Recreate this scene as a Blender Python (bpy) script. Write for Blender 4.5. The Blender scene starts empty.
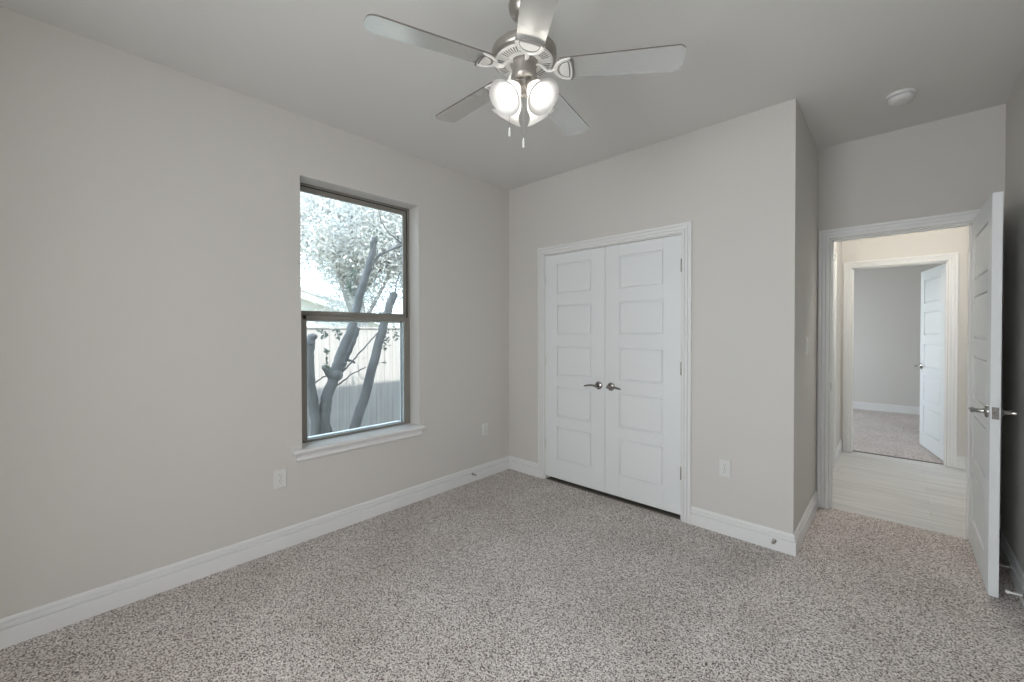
import bpy, bmesh, math, random
from mathutils import Vector, Matrix

S = bpy.context.scene
COL = S.collection
R = math.radians
PI = math.pi
random.seed(7)

# ------------------------------------------------------------------ camera
CAM = Vector((2.8108, -2.9819, 1.3529))
YAW, PIT, ROL, FPX, PY = 0.7489, -0.0116, -0.0019, 414.62, -4.64
fwd = Vector((-math.sin(YAW) * math.cos(PIT), math.cos(YAW) * math.cos(PIT), math.sin(PIT)))
rt = Vector((math.cos(YAW), math.sin(YAW), 0))
up = rt.cross(fwd)
rt2 = rt * math.cos(ROL) + up * math.sin(ROL)
up2 = up * math.cos(ROL) - rt * math.sin(ROL)
cd = bpy.data.cameras.new('camera')
cam = bpy.data.objects.new('camera', cd)
COL.objects.link(cam)
m3 = Matrix((rt2, up2, -fwd)).transposed()
cam.matrix_world = Matrix.Translation(CAM) @ m3.to_4x4()
cd.sensor_fit = 'HORIZONTAL'
cd.sensor_width = 36
cd.lens = FPX / 1024 * 36
cd.shift_y = PY / 1024
cd.clip_start = 0.02
cd.clip_end = 300
S.camera = cam

# ------------------------------------------------------------------ view, world, sun, daylight
S.view_settings.view_transform = 'Standard'
S.view_settings.look = 'None'
S.view_settings.gamma = 1
S.view_settings.use_curve_mapping = False
S.view_settings.exposure = 0.0

BULB = 11.0          # emission of each fan bulb
HALL = 66.0          # emission of the hall lamp
SKY = 5.0
SUN = 9.0
FILL = 83.0          # fill light added behind the camera, most of the room's light, watts
FAR = 27.0           # daylight at the window of the far room, watts

W = bpy.data.worlds.new('sky')
S.world = W
W.use_nodes = True
nt = W.node_tree
bg = nt.nodes['Background']
sk = nt.nodes.new('ShaderNodeTexSky')
sk.sky_type = 'NISHITA'
sk.sun_disc = False
sk.sun_elevation = R(54)
sk.sun_rotation = R(100)
sk.air_density = 1.0
sk.dust_density = 2.0
hs = nt.nodes.new('ShaderNodeMixRGB')
hs.inputs[0].default_value = 0.8
hs.inputs[2].default_value = (0.68, 0.84, 1.0, 1)
sc_ = nt.nodes.new('ShaderNodeMixRGB')
sc_.blend_type = 'MULTIPLY'
sc_.inputs[0].default_value = 1
sc_.inputs[2].default_value = (0.2, 0.2, 0.2, 1)
nt.links.new(sk.outputs[0], sc_.inputs[1])
nt.links.new(sc_.outputs[0], hs.inputs[1])
nt.links.new(hs.outputs[0], bg.inputs[0])
bg.inputs[1].default_value = SKY

def lamp(name, kind, loc, direction, energy, color=(1, 1, 1), **kw):
    l = bpy.data.lights.new(name, kind)
    l.energy = energy
    l.color = color
    for k, v in kw.items():
        setattr(l, k, v)
    o = bpy.data.objects.new(name, l)
    COL.objects.link(o)
    o.location = loc
    o.rotation_euler = Vector(direction).to_track_quat('-Z', 'Y').to_euler()
    return o

el = R(54)
lamp('sun', 'SUN', (6, 0, 8), (-math.cos(el), 0.18, -math.sin(el)), SUN, (1.0, 0.94, 0.86), angle=R(0.6))
po = lamp('window_daylight_portal', 'AREA', (-0.16, -1.5, 1.48), (1, 0, 0), 1, shape='RECTANGLE', size=1.76, size_y=0.9)
po.data.cycles.is_portal = True
lamp('rear_fill_light', 'AREA', (2.3, -4.37, 1.5), (0.48, 1, -0.08), FILL, (0.93, 0.965, 1.0), shape='RECTANGLE', size=1.9, size_y=1.5)  # area light added to brighten the room from behind the camera
lamp('far_room_window_daylight', 'AREA', (0.80, 4.9, 1.5), (1, 0, -0.3), FAR, (0.90, 0.955, 1.0), shape='RECTANGLE', size=1.5, size_y=1.5)

# ------------------------------------------------------------------ materials
def mat(name, col, rough=0.5, metal=0.0, spec=0.5, noise=None, bump=None, emit=None):
    m = bpy.data.materials.new(name)
    m.use_nodes = True
    n, l = m.node_tree.nodes, m.node_tree.links
    b = n['Principled BSDF']
    b.inputs['Base Color'].default_value = (*col, 1)
    b.inputs['Roughness'].default_value = rough
    b.inputs['Metallic'].default_value = metal
    b.inputs['Specular IOR Level'].default_value = spec
    if emit:
        b.inputs['Emission Color'].default_value = (*emit[0], 1)
        b.inputs['Emission Strength'].default_value = emit[1]
    tc = n.new('ShaderNodeTexCoord')
    if noise:                      # (scale, amount, stretch)
        mp = n.new('ShaderNodeMapping')
        mp.inputs['Scale'].default_value = noise[2] if len(noise) > 2 else (1, 1, 1)
        t = n.new('ShaderNodeTexNoise')
        t.inputs['Scale'].default_value = noise[0]
        t.inputs['Detail'].default_value = 4
        l.new(tc.outputs['Object'], mp.inputs[0])
        l.new(mp.outputs[0], t.inputs['Vector'])
        r = n.new('ShaderNodeValToRGB')
        a = noise[1]
        r.color_ramp.elements[0].position = 0.3
        r.color_ramp.elements[1].position = 0.7
        r.color_ramp.elements[0].color = (*[c * (1 - a) for c in col], 1)
        r.color_ramp.elements[1].color = (*[min(1, c * (1 + a)) for c in col], 1)
        l.new(t.outputs['Fac'], r.inputs[0])
        l.new(r.outputs[0], b.inputs['Base Color'])
    if bump:                       # (scale, strength, distance)
        t = n.new('ShaderNodeTexNoise')
        t.inputs['Scale'].default_value = bump[0]
        t.inputs['Detail'].default_value = 3
        l.new(tc.outputs['Object'], t.inputs['Vector'])
        bp = n.new('ShaderNodeBump')
        bp.inputs['Strength'].default_value = bump[1]
        bp.inputs['Distance'].default_value = bump[2]
        l.new(t.outputs['Fac'], bp.inputs['Height'])
        l.new(bp.outputs[0], b.inputs['Normal'])
    return m

M = {}
M['wall'] = mat('grey_wall_paint', (0.70, 0.68, 0.645), 0.75, spec=0.25, bump=(55, 0.08, 0.002))
M['ceiling'] = mat('grey_ceiling_paint', (0.76, 0.755, 0.73), 0.9, spec=0.15, bump=(70, 0.08, 0.002))
M['trim'] = mat('white_trim_paint', (0.86, 0.86, 0.855), 0.38, spec=0.45)
M['door'] = mat('white_door_paint', (0.86, 0.885, 0.89), 0.4, spec=0.45)
M['plastic'] = mat('white_plastic', (0.78, 0.78, 0.76), 0.4)
M['slot'] = mat('dark_slot', (0.05, 0.05, 0.05), 0.6)
M['nickel'] = mat('satin_nickel', (0.43, 0.405, 0.375), 0.32, metal=0.9, noise=(30, 0.05, (1, 1, 12)))
M['chrome'] = mat('polished_nickel', (0.42, 0.41, 0.40), 0.16, metal=1.0)
M['bracket'] = mat('silver_painted_casting', (0.86, 0.85, 0.83), 0.35, metal=0.25)
M['antique'] = mat('antiqued_silver_recess', (0.30, 0.29, 0.28), 0.4, metal=0.6)
M['blade'] = mat('silver_blade_laminate', (0.74, 0.74, 0.72), 0.27, metal=0.7, spec=0.5, noise=(18, 0.03, (1, 14, 1)))
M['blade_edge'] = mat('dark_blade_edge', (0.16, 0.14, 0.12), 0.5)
M['taupe'] = mat('taupe_window_vinyl', (0.27, 0.255, 0.225), 0.45)
M['screen_frame'] = mat('pale_screen_frame', (0.75, 0.76, 0.76), 0.4)
M['gasket'] = mat('dark_gasket', (0.05, 0.045, 0.04), 0.6)
M['rubber'] = mat('white_rubber', (0.82, 0.82, 0.80), 0.5)
M['bark'] = mat('smooth_grey_bark', (0.17, 0.167, 0.165), 0.8, noise=(7, 0.28, (1, 1, 0.35)), bump=(24, 0.5, 0.01))
M['bark2'] = mat('dark_grey_bark', (0.36, 0.35, 0.34), 0.85, noise=(7, 0.3, (1, 1, 0.35)))
M['house_white'] = mat('white_siding', (0.82, 0.82, 0.80), 0.6)
M['shingle'] = mat('grey_shingles', (0.55, 0.55, 0.56), 0.85, noise=(9, 0.2))
M['brick'] = mat('exterior_brick', (0.42, 0.32, 0.27), 0.85, noise=(8, 0.2))
M['soil'] = mat('mulch_and_turf', (0.20, 0.19, 0.13), 0.95, noise=(4, 0.4))
M['far_wall'] = M['wall']

def wood_floor():
    m = mat('pale_grey_plank_floor', (0.55, 0.52, 0.47), 0.38, spec=0.4)
    n, l = m.node_tree.nodes, m.node_tree.links
    b = n['Principled BSDF']
    tc = n.new('ShaderNodeTexCoord')
    br = n.new('ShaderNodeTexBrick')
    br.inputs['Scale'].default_value = 1
    br.inputs['Brick Width'].default_value = 1.2
    br.inputs['Row Height'].default_value = 0.16
    br.inputs['Mortar Size'].default_value = 0.0012
    br.inputs['Color1'].default_value = (0.72, 0.715, 0.70, 1)
    br.inputs['Color2'].default_value = (0.66, 0.655, 0.64, 1)
    br.inputs['Mortar'].default_value = (0.50, 0.49, 0.47, 1)
    l.new(tc.outputs['Object'], br.inputs[0])
    mp = n.new('ShaderNodeMapping')
    mp.inputs['Scale'].default_value = (0.7, 9, 1)
    t = n.new('ShaderNodeTexNoise')
    t.inputs['Scale'].default_value = 2.5
    t.inputs['Detail'].default_value = 6
    l.new(tc.outputs['Object'], mp.inputs[0])
    l.new(mp.outputs[0], t.inputs['Vector'])
    r = n.new('ShaderNodeValToRGB')
    r.color_ramp.elements[0].position = 0.3
    r.color_ramp.elements[1].position = 0.7
    r.color_ramp.elements[0].color = (0.82, 0.82, 0.82, 1)
    r.color_ramp.elements[1].color = (1.08, 1.08, 1.08, 1)
    l.new(t.outputs['Fac'], r.inputs[0])
    mx = n.new('ShaderNodeMixRGB')
    mx.blend_type = 'MULTIPLY'
    mx.inputs[0].default_value = 1
    l.new(br.outputs[0], mx.inputs[1])
    l.new(r.outputs[0], mx.inputs[2])
    l.new(mx.outputs[0], b.inputs['Base Color'])
    return m
M['planks'] = wood_floor()

def carpet():
    m = bpy.data.materials.new('flecked_grey_carpet')
    m.use_nodes = True
    n, l = m.node_tree.nodes, m.node_tree.links
    b = n['Principled BSDF']
    b.inputs['Roughness'].default_value = 1.0
    b.inputs['Specular IOR Level'].default_value = 0.05
    tc = n.new('ShaderNodeTexCoord')
    def noise(scale, detail=2):
        t = n.new('ShaderNodeTexNoise')
        t.inputs['Scale'].default_value = scale
        t.inputs['Detail'].default_value = detail
        l.new(tc.outputs['Object'], t.inputs['Vector'])
        return t
    v = n.new('ShaderNodeTexVoronoi')
    v.inputs['Scale'].default_value = 195
    l.new(tc.outputs['Object'], v.inputs['Vector'])
    sep = n.new('ShaderNodeSeparateColor')
    l.new(v.outputs['Color'], sep.inputs[0])
    t1 = noise(150, 3)
    add = n.new('ShaderNodeMath')
    add.operation = 'MULTIPLY_ADD'
    add.inputs[1].default_value = 0.42
    l.new(sep.outputs[0], add.inputs[0])
    l.new(t1.outputs['Fac'], add.inputs[2])
    r = n.new('ShaderNodeValToRGB')
    e = r.color_ramp.elements
    e[0].position = 0.47
    e[0].color = (0.085, 0.068, 0.06, 1)
    e[1].position = 0.95
    e[1].color = (0.95, 0.90, 0.86, 1)
    x = e.new(0.60)
    x.color = (0.40, 0.345, 0.32, 1)
    x = e.new(0.72)
    x.color = (0.72, 0.66, 0.63, 1)
    l.new(add.outputs[0], r.inputs[0])
    t2 = noise(2.2, 3)
    r2 = n.new('ShaderNodeValToRGB')
    r2.color_ramp.elements[0].position = 0.35
    r2.color_ramp.elements[1].position = 0.65
    r2.color_ramp.elements[0].color = (0.93, 0.92, 0.91, 1)
    r2.color_ramp.elements[1].color = (1.05, 1.05, 1.05, 1)
    l.new(t2.outputs['Fac'], r2.inputs[0])
    mx = n.new('ShaderNodeMixRGB')
    mx.blend_type = 'MULTIPLY'
    mx.inputs[0].default_value = 1
    l.new(r.outputs[0], mx.inputs[1])
    l.new(r2.outputs[0], mx.inputs[2])
    l.new(mx.outputs[0], b.inputs['Base Color'])
    bp = n.new('ShaderNodeBump')
    bp.inputs['Strength'].default_value = 0.7
    bp.inputs['Distance'].default_value = 0.008
    l.new(add.outputs[0], bp.inputs['Height'])
    l.new(bp.outputs[0], b.inputs['Normal'])
    return m
M['carpet'] = carpet()

def fence_mat():
    m = mat('weathered_fence_boards', (0.385, 0.365, 0.355), 0.85, noise=(3, 0.12, (1, 6, 0.5)))
    return m
M['fence'] = fence_mat()

def shade_glass():
    m = bpy.data.materials.new('frosted_shade_glass')
    m.use_nodes = True
    n, l = m.node_tree.nodes, m.node_tree.links
    n.remove(n['Principled BSDF'])
    out = n['Material Output']
    tr = n.new('ShaderNodeBsdfTranslucent')
    tr.inputs[0].default_value = (0.88, 0.875, 0.86, 1)
    df = n.new('ShaderNodeBsdfDiffuse')
    df.inputs[0].default_value = (0.85, 0.845, 0.84, 1)
    gl = n.new('ShaderNodeBsdfGlossy')
    gl.inputs['Roughness'].default_value = 0.25
    a = n.new('ShaderNodeMixShader')
    a.inputs[0].default_value = 0.45
    l.new(tr.outputs[0], a.inputs[1])
    l.new(df.outputs[0], a.inputs[2])
    c = n.new('ShaderNodeMixShader')
    c.inputs[0].default_value = 0.05
    l.new(a.outputs[0], c.inputs[1])
    l.new(gl.outputs[0], c.inputs[2])
    l.new(c.outputs[0], out.inputs[0])
    return m
M['shade'] = shade_glass()

def emitter(name, col, s):
    m = bpy.data.materials.new(name)
    m.use_nodes = True
    n, l = m.node_tree.nodes, m.node_tree.links
    n.remove(n['Principled BSDF'])
    e = n.new('ShaderNodeEmission')
    e.inputs[0].default_value = (*col, 1)
    e.inputs[1].default_value = s
    l.new(e.outputs[0], n['Material Output'].inputs[0])
    return m
M['bulb'] = emitter('lit_bulb', (1.0, 0.97, 0.915), BULB)
M['hall_bulb'] = emitter('lit_hall_dome', (1.0, 0.955, 0.88), HALL)

def pane_mat(name, tint, mesh=0.0):
    m = bpy.data.materials.new(name)
    m.use_nodes = True
    n, l = m.node_tree.nodes, m.node_tree.links
    n.remove(n['Principled BSDF'])
    t = n.new('ShaderNodeBsdfTransparent')
    t.inputs[0].default_value = (*tint, 1)
    g = n.new('ShaderNodeBsdfGlossy')
    g.inputs['Roughness'].default_value = 0.02
    fr = n.new('ShaderNodeFresnel')
    fr.inputs[0].default_value = 1.45
    x = n.new('ShaderNodeMixShader')
    l.new(fr.outputs[0], x.inputs[0])
    l.new(t.outputs[0], x.inputs[1])
    l.new(g.outputs[0], x.inputs[2])
    l.new(x.outputs[0], n['Material Output'].inputs[0])
    return m
M['glass'] = pane_mat('window_glass', (0.95, 0.98, 0.98))

def leaf_mat(name, col):
    m = bpy.data.materials.new(name)
    m.use_nodes = True
    n, l = m.node_tree.nodes, m.node_tree.links
    n.remove(n['Principled BSDF'])
    tr = n.new('ShaderNodeBsdfTranslucent')
    df = n.new('ShaderNodeBsdfDiffuse')
    oi = n.new('ShaderNodeTexCoord')
    t = n.new('ShaderNodeTexNoise')
    t.inputs['Scale'].default_value = 3.5
    l.new(oi.outputs['Object'], t.inputs['Vector'])
    r = n.new('ShaderNodeValToRGB')
    r.color_ramp.elements[0].position = 0.35
    r.color_ramp.elements[1].position = 0.65
    r.color_ramp.elements[0].color = (*[c * 0.88 for c in col], 1)
    r.color_ramp.elements[1].color = (*[min(0.97, c * 1.1) for c in col], 1)
    l.new(t.outputs['Fac'], r.inputs[0])
    l.new(r.outputs[0], tr.inputs[0])
    l.new(r.outputs[0], df.inputs[0])
    x = n.new('ShaderNodeMixShader')
    x.inputs[0].default_value = 0.5
    l.new(tr.outputs[0], x.inputs[1])
    l.new(df.outputs[0], x.inputs[2])
    l.new(x.outputs[0], n['Material Output'].inputs[0])
    return m
M['leaf_pale'] = leaf_mat('pale_autumn_leaves', (0.60, 0.60, 0.58))
M['leaf_grey'] = leaf_mat('grey_green_leaves', (0.58, 0.60, 0.59))
M['leaf_near'] = leaf_mat('small_green_leaves', (0.20, 0.23, 0.19))

# ------------------------------------------------------------------ mesh helpers
class MB:
    def __init__(self):
        self.bm = bmesh.new()
    def box(self, a, b):
        x0, y0, z0 = [min(p, q) for p, q in zip(a, b)]
        x1, y1, z1 = [max(p, q) for p, q in zip(a, b)]
        v = [self.bm.verts.new(p) for p in ((x0, y0, z0), (x1, y0, z0), (x1, y1, z0), (x0, y1, z0),
                                            (x0, y0, z1), (x1, y0, z1), (x1, y1, z1), (x0, y1, z1))]
        for f in ((0, 3, 2, 1), (4, 5, 6, 7), (0, 1, 5, 4), (1, 2, 6, 5), (2, 3, 7, 6), (3, 0, 4, 7)):
            self.bm.faces.new([v[i] for i in f])
        return self
    def loft(self, rings, closed=True, caps=True):
        vs = [[self.bm.verts.new(p) for p in r] for r in rings]
        n = len(rings[0])
        for a, b in zip(vs, vs[1:]):
            for i in range(n if closed else n - 1):
                j = (i + 1) % n
                self.bm.faces.new((a[i], a[j], b[j], b[i]))
        if caps and closed:
            self.bm.faces.new(list(reversed(vs[0])))
            self.bm.faces.new(vs[-1])
        return self
    def lathe(self, prof, n=32, axis='Z', org=(0, 0, 0), caps=True):
        o = Vector(org)
        rings = []
        for r, z in prof:
            r = max(r, 1e-4)
            ring = []
            for i in range(n):
                a = 2 * PI * i / n
                x, y = r * math.cos(a), r * math.sin(a)
                p = {'Z': (x, y, z), 'Y': (x, z, -y), 'X': (z, x, y)}[axis]
                ring.append(o + Vector(p))
            rings.append(ring)
        return self.loft(rings, True, caps)
    def tube(self, pts, rad, n=10, caps=True):
        pts = [Vector(p) for p in pts]
        if not hasattr(rad, '__len__'):
            rad = [rad] * len(pts)
        rings = []
        nrm = None
        for i, p in enumerate(pts):
            d = (pts[min(i + 1, len(pts) - 1)] - pts[max(i - 1, 0)]).normalized()
            if nrm is None:
                nrm = d.orthogonal().normalized()
            nrm = (nrm - d * nrm.dot(d)).normalized()
            bn = d.cross(nrm)
            r = rad[i]
            ra, rb = r if hasattr(r, '__len__') else (r, r)
            rings.append([p + nrm * ra * math.cos(2 * PI * k / n) + bn * rb * math.sin(2 * PI * k / n) for k in range(n)])
        return self.loft(rings, True, caps)
    def prism(self, poly, z0, z1):
        return self.loft([[(x, y, z0) for x, y in poly], [(x, y, z1) for x, y in poly]])
    def quad(self, a, b, c, d):
        self.bm.faces.new([self.bm.verts.new(p) for p in (a, b, c, d)])
        return self
    def ball(self, c, r, n=16, sc=(1, 1, 1)):
        mt = Matrix.Translation(c) @ Matrix.Diagonal((*sc, 1))
        bmesh.ops.create_uvsphere(self.bm, u_segments=n, v_segments=n // 2 + 2, radius=r, matrix=mt)
        return self
    def xform(self, mx):
        bmesh.ops.transform(self.bm, matrix=mx, verts=self.bm.verts)
        return self
    def build(self, name, material, parent=None, loc=(0, 0, 0), smooth=False, bevel=0, seg=2):
        bmesh.ops.recalc_face_normals(self.bm, faces=self.bm.faces)
        me = bpy.data.meshes.new(name)
        self.bm.to_mesh(me)
        self.bm.free()
        for mm in (material if isinstance(material, (list, tuple)) else [material]):
            me.materials.append(mm)
        if smooth:
            me.shade_smooth()
            me.set_sharp_from_angle(angle=R(38))
        o = bpy.data.objects.new(name, me)
        COL.objects.link(o)
        o.location = loc
        if parent:
            o.parent = parent
        if bevel:
            md = o.modifiers.new('bevel', 'BEVEL')
            md.width = bevel
            md.segments = seg
            md.limit_method = 'ANGLE'
            md.angle_limit = R(40)
        return o

def tag(o, label=None, cat=None, group=None, kind=None):
    if label: o['label'] = label
    if cat: o['category'] = cat
    if group: o['group'] = group
    if kind: o['kind'] = kind
    return o

def empty(name, loc, label, cat, group=None, kind=None):
    o = bpy.data.objects.new(name, None)
    COL.objects.link(o)
    o.location = loc
    o.empty_display_size = 0.1
    return tag(o, label, cat, group, kind)

def copy_tree(o, parent=None):
    c = o.copy()
    COL.objects.link(c)
    if parent:
        c.parent = parent
    for ch in list(o.children):
        copy_tree(ch, c)
    return c

def struct(mb, name, m, label, cat, **kw):
    return tag(mb.build(name, m, **kw), label, cat, None, 'structure')

# ------------------------------------------------------------------ the shell
H = 2.743
XC, YD, XR, YR = 2.3576, 0.953, 3.289, -4.30       # column corner, door wall, right wall, rear wall
WY0, WY1, WZ0, WZ1 = -1.951, -1.054, 0.578, 2.358   # window opening
T = 0.17
HX0, HX1, HY1 = 2.345, 3.325, 2.98                  # hall
FY0, FY1 = 3.095, 6.36                              # far room

def wall_with_hole(axis, p0, p1, u0, u1, holes, z1=H, z0=-0.12):
    """axis 'x': slab between x=p0..p1 spanning y=u0..u1; holes are (ua, ub, za, zb)."""
    mb = MB()
    def bx(a, b, c, d):
        if b - a < 1e-5 or d - c < 1e-5: return
        if axis == 'x': mb.box((p0, a, c), (p1, b, d))
        else: mb.box((a, p0, c), (b, p1, d))
    cur = u0
    for (a, b, c, d) in sorted(holes):
        bx(cur, a, z0, z1)
        bx(a, b, z0, c)
        bx(a, b, d, z1)
        cur = b
    bx(cur, u1, z0, z1)
    return mb

struct(MB().box((0, YR, -0.1), (XR, YD + 0.034, 0)), 'floor', M['carpet'], 'flecked grey cut pile carpet covering the bedroom floor', 'floor')
struct(MB().box((1.0, YD + 0.034, -0.1), (HX1, HY1 + 0.07, -0.004)), 'floor_hall', M['planks'], 'pale grey wood plank floor of the hall beyond the open door', 'floor')
struct(MB().box((0.8, HY1 + 0.10, -0.1), (4.4, FY1, 0)), 'floor_far_room', M['carpet'], 'grey carpet in the room across the hall', 'floor')
struct(MB().box((HX0, HY1 + 0.07, -0.1), (HX1, HY1 + 0.10, 0.002)), 'trim_7', M['blade_edge'], 'dark thin threshold strip where hall planks meet the far carpet', 'trim')
struct(MB().box((-T, YR - T, H), (XR + T, YD + 0.115, H + 0.12)), 'ceiling', M['ceiling'], 'plain grey painted ceiling of the bedroom', 'ceiling')
struct(MB().box((0.9, YD + 0.115, H), (HX1 + T, HY1 + 0.1, H + 0.12)), 'ceiling_hall', M['ceiling'], 'plain ceiling of the hall beyond the door', 'ceiling')
struct(MB().box((0.7, HY1 + 0.1, H), (4.5, FY1 + 0.2, H + 0.12)), 'ceiling_far_room', M['ceiling'], 'plain ceiling of the room across the hall', 'ceiling')

struct(wall_with_hole('x', -T, 0, YR - T, YD + 0.115, [(WY0, WY1, WZ0, WZ1)]), 'wall_left', M['wall'], 'long grey wall on the left holding the window', 'wall')
CX0, CX1, DZ = 0.452, 1.686, 2.047                  # closet opening
struct(wall_with_hole('y', 0, 0.11, 0, XC, [(CX0, CX1, -0.12, DZ)]), 'wall_closet', M['wall'], 'grey wall with the white double closet doors', 'wall')
struct(MB().box((XC - 0.11, 0.11, -0.12), (XC, YD, H)), 'wall_nook', M['wall'], 'short grey side wall of the doorway nook', 'wall')
DX0, DX1 = 2.437, 3.163                             # bedroom door opening
struct(wall_with_hole('y', YD, YD + 0.115, 0, XR + T, [(DX0, DX1, -0.12, DZ)]), 'wall_door', M['wall'], 'grey wall above and around the open bedroom doorway', 'wall')
struct(MB().box((XR, YR - T, -0.12), (XR + T, YD, H)), 'wall_right', M['wall'], 'grey right wall behind the open bedroom door', 'wall')
struct(wall_with_hole('y', YR - T, YR, 0, XR, [(1.35, 3.25, 0.75, 2.25)]), 'wall_rear', M['wall'], 'grey wall behind the viewer with an added opening for fill light', 'wall')
wr = struct(MB().box((1.35, YR - T - 0.02, 0.75), (3.25, YR - T + 0.045, 0.79)), 'added_rear_window', M['taupe'], 'unseen window added behind the viewer for the fill light', 'window')  # out of view, added to give the fill light an opening
MB().box((1.30, YR - T - 0.02, 0.70), (3.30, YR - T - 0.005, 2.30)).build('sky_blocker', M['trim'], wr)  # opaque sheet added to keep sky light out of the rear opening
struct(MB().box((0, 0.84, -0.12), (XC - 0.11, YD, H)), 'wall_closet_back', M['wall'], 'back wall inside the closed closet', 'wall')
struct(MB().box((0, 0.11, -0.1), (XC - 0.11, 0.84, 0)), 'floor_closet', M['carpet'], 'carpet inside the closed closet', 'floor')
# hall and far room
struct(wall_with_hole('x', HX0 - 0.115, HX0, YD + 0.115, HY1, [(1.40, 2.205, -0.12, DZ)]), 'wall_hall_left', M['wall'], 'grey hall wall on the left with a cased doorway', 'wall')
struct(wall_with_hole('x', HX1, HX1 + 0.115, YD + 0.115, HY1, [(2.05, 2.885, -0.12, DZ)]), 'wall_hall_right', M['wall'], 'grey hall wall on the right with a cased doorway', 'wall')
EX0, EX1 = 2.437, 3.175
struct(wall_with_hole('y', HY1, FY0, 0.7, 4.5, [(EX0, EX1, -0.12, DZ)]), 'wall_hall_end', M['wall'], 'grey end wall of the hall around the far doorway', 'wall')
struct(MB().box((0.7, FY1, -0.12), (4.5, FY1 + 0.15, H)), 'wall_far_room', M['wall'], 'blank grey back wall of the room across the hall', 'wall')
struct(wall_with_hole('x', 0.7, 0.85, FY0, FY1, [(4.15, 5.65, 0.75, 2.25)]), 'wall_far_room_left', M['wall'], 'left wall of the room across the hall', 'wall')
struct(MB().box((4.35, FY0, -0.12), (4.5, FY1, H)), 'wall_far_room_right', M['wall'], 'right wall of the room across the hall', 'wall')
# house roof, its eave throws the shade on the fence
rf = MB()
rf.loft([[(-0.56, -8, 3.78), (-0.56, -8, 3.93), (3, -8, 5.4), (6.6, -8, 3.93), (6.6, -8, 3.78)], [(-0.56, 12, 3.78), (-0.56, 12, 3.93), (3, 12, 5.4), (6.6, 12, 3.93), (6.6, 12, 3.78)]])
struct(rf, 'roof', M['house_white'], 'roof and eave of the house above the window', 'roof')
struct(MB().box((-T - 0.01, YR - T, H + 0.12), (XR + T, FY1 + 0.15, 3.78)), 'wall_upper', M['brick'], 'upper brick wall of the house above the window', 'wall')

# ------------------------------------------------------------------ baseboards and casings
BASE = [(0, 0), (0.016, 0), (0.016, 0.080), (0.0155, 0.082), (0.0055, 0.0835), (0.0055, 0.088), (0.0115, 0.0895), (0.0125, 0.092), (0.0125, 0.104), (0.0115, 0.1065), (0.005, 0.108), (0.005, 0.112), (0.0095, 0.1135), (0.0095, 0.122), (0.006, 0.128), (0.003, 0.1315), (0, 0.1315)]
BASE = [(t, z * 0.945) for t, z in BASE]

def base_run(pts, segs, side, name, label, prof=BASE):
    """sweep the profile along one segment of a wall polyline with mitred corners; side=+1: room lies to the left of travel"""
    P = [Vector(p) for p in pts]
    off = []
    for i, p in enumerate(P):
        ns = []
        for a, b in ((i - 1, i), (i, i + 1)):
            if 0 <= a and b < len(P):
                d = (P[b] - P[a]).normalized()
                ns.append(Vector((-d.y, d.x)) * side)
        if len(ns) == 1: off.append(ns[0])
        else:
            s = ns[0] + ns[1]
            off.append(s / (1 + ns[0].dot(ns[1])))
    for k in segs:
        mb = MB()
        mb.loft([[(*(P[i] + off[i] * t), z) for t, z in prof] for i in (k, k + 1)])
        struct(mb, name, M['trim'], label, 'baseboard')

CW = 0.066
runA = [(0, YR), (0, 0), (CX0 - 0.005 - CW, 0)]
base_run(runA, [0], -1, 'baseboard_left', 'white moulded baseboard along the left wall under the window')
base_run(runA, [1], -1, 'baseboard_back', 'short white baseboard between the room corner and closet casing')
runB = [(CX1 + 0.005 + CW, 0), (XC, 0), (XC, YD - 0.018)]
base_run(runB, [0], -1, 'baseboard_closet', 'white baseboard right of the closet doors up to the wall corner')
base_run(runB, [1], -1, 'baseboard_nook', 'white baseboard along the short nook wall by the doorway')
runC = [(XR, YD), (XR, YR), (0, YR)]
base_run(runC, [0], -1, 'baseboard_right', 'white baseboard on the right wall behind the open door')
base_run(runC, [1], -1, 'baseboard_rear', 'white baseboard on the wall behind the viewer')
base_run([(HX0, 2.205 + CW + 0.005), (HX0, HY1), (EX0 - CW - 0.005, HY1)], [0], -1, 'baseboard_hall_left', 'white baseboard at the left end of the hall')
base_run([(EX1 + CW + 0.005, HY1), (HX1, HY1), (HX1, 2.97)], [0], -1, 'baseboard_hall_end', 'white baseboard right of the far doorway casing')
base_run([(EX0 - 0.3, FY1), (4.35, FY1)], [0], -1, 'baseboard_far_room', 'white baseboard along the far room back wall')

CAS = [(0, 0), (0, 0.009), (0.002, 0.011), (0.016, 0.012), (0.0175, 0.005), (0.0215, 0.005), (0.023, 0.013), (0.039, 0.0145), (0.0405, 0.007), (0.0445, 0.007), (0.046, 0.0175), (0.061, 0.0185), (0.0645, 0.0175), (CW, 0.015), (CW, 0)]

def casing(mb, mp, a, b, h, rev=0.005):
    """three mitred legs round an opening a..b, height h; mp(u, z, t) maps to the world"""
    rings = []
    for u0, s, z0 in ((a, -1, None), (a, -1, h), (b, 1, h), (b, 1, None)):
        ring = []
        for w, t in CAS:
            u = u0 + s * (w + rev)
            z = 0.0 if z0 is None else z0 + w + rev
            ring.append(mp(u, z, t))
        rings.append(ring)
    mb.loft(rings)

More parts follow.
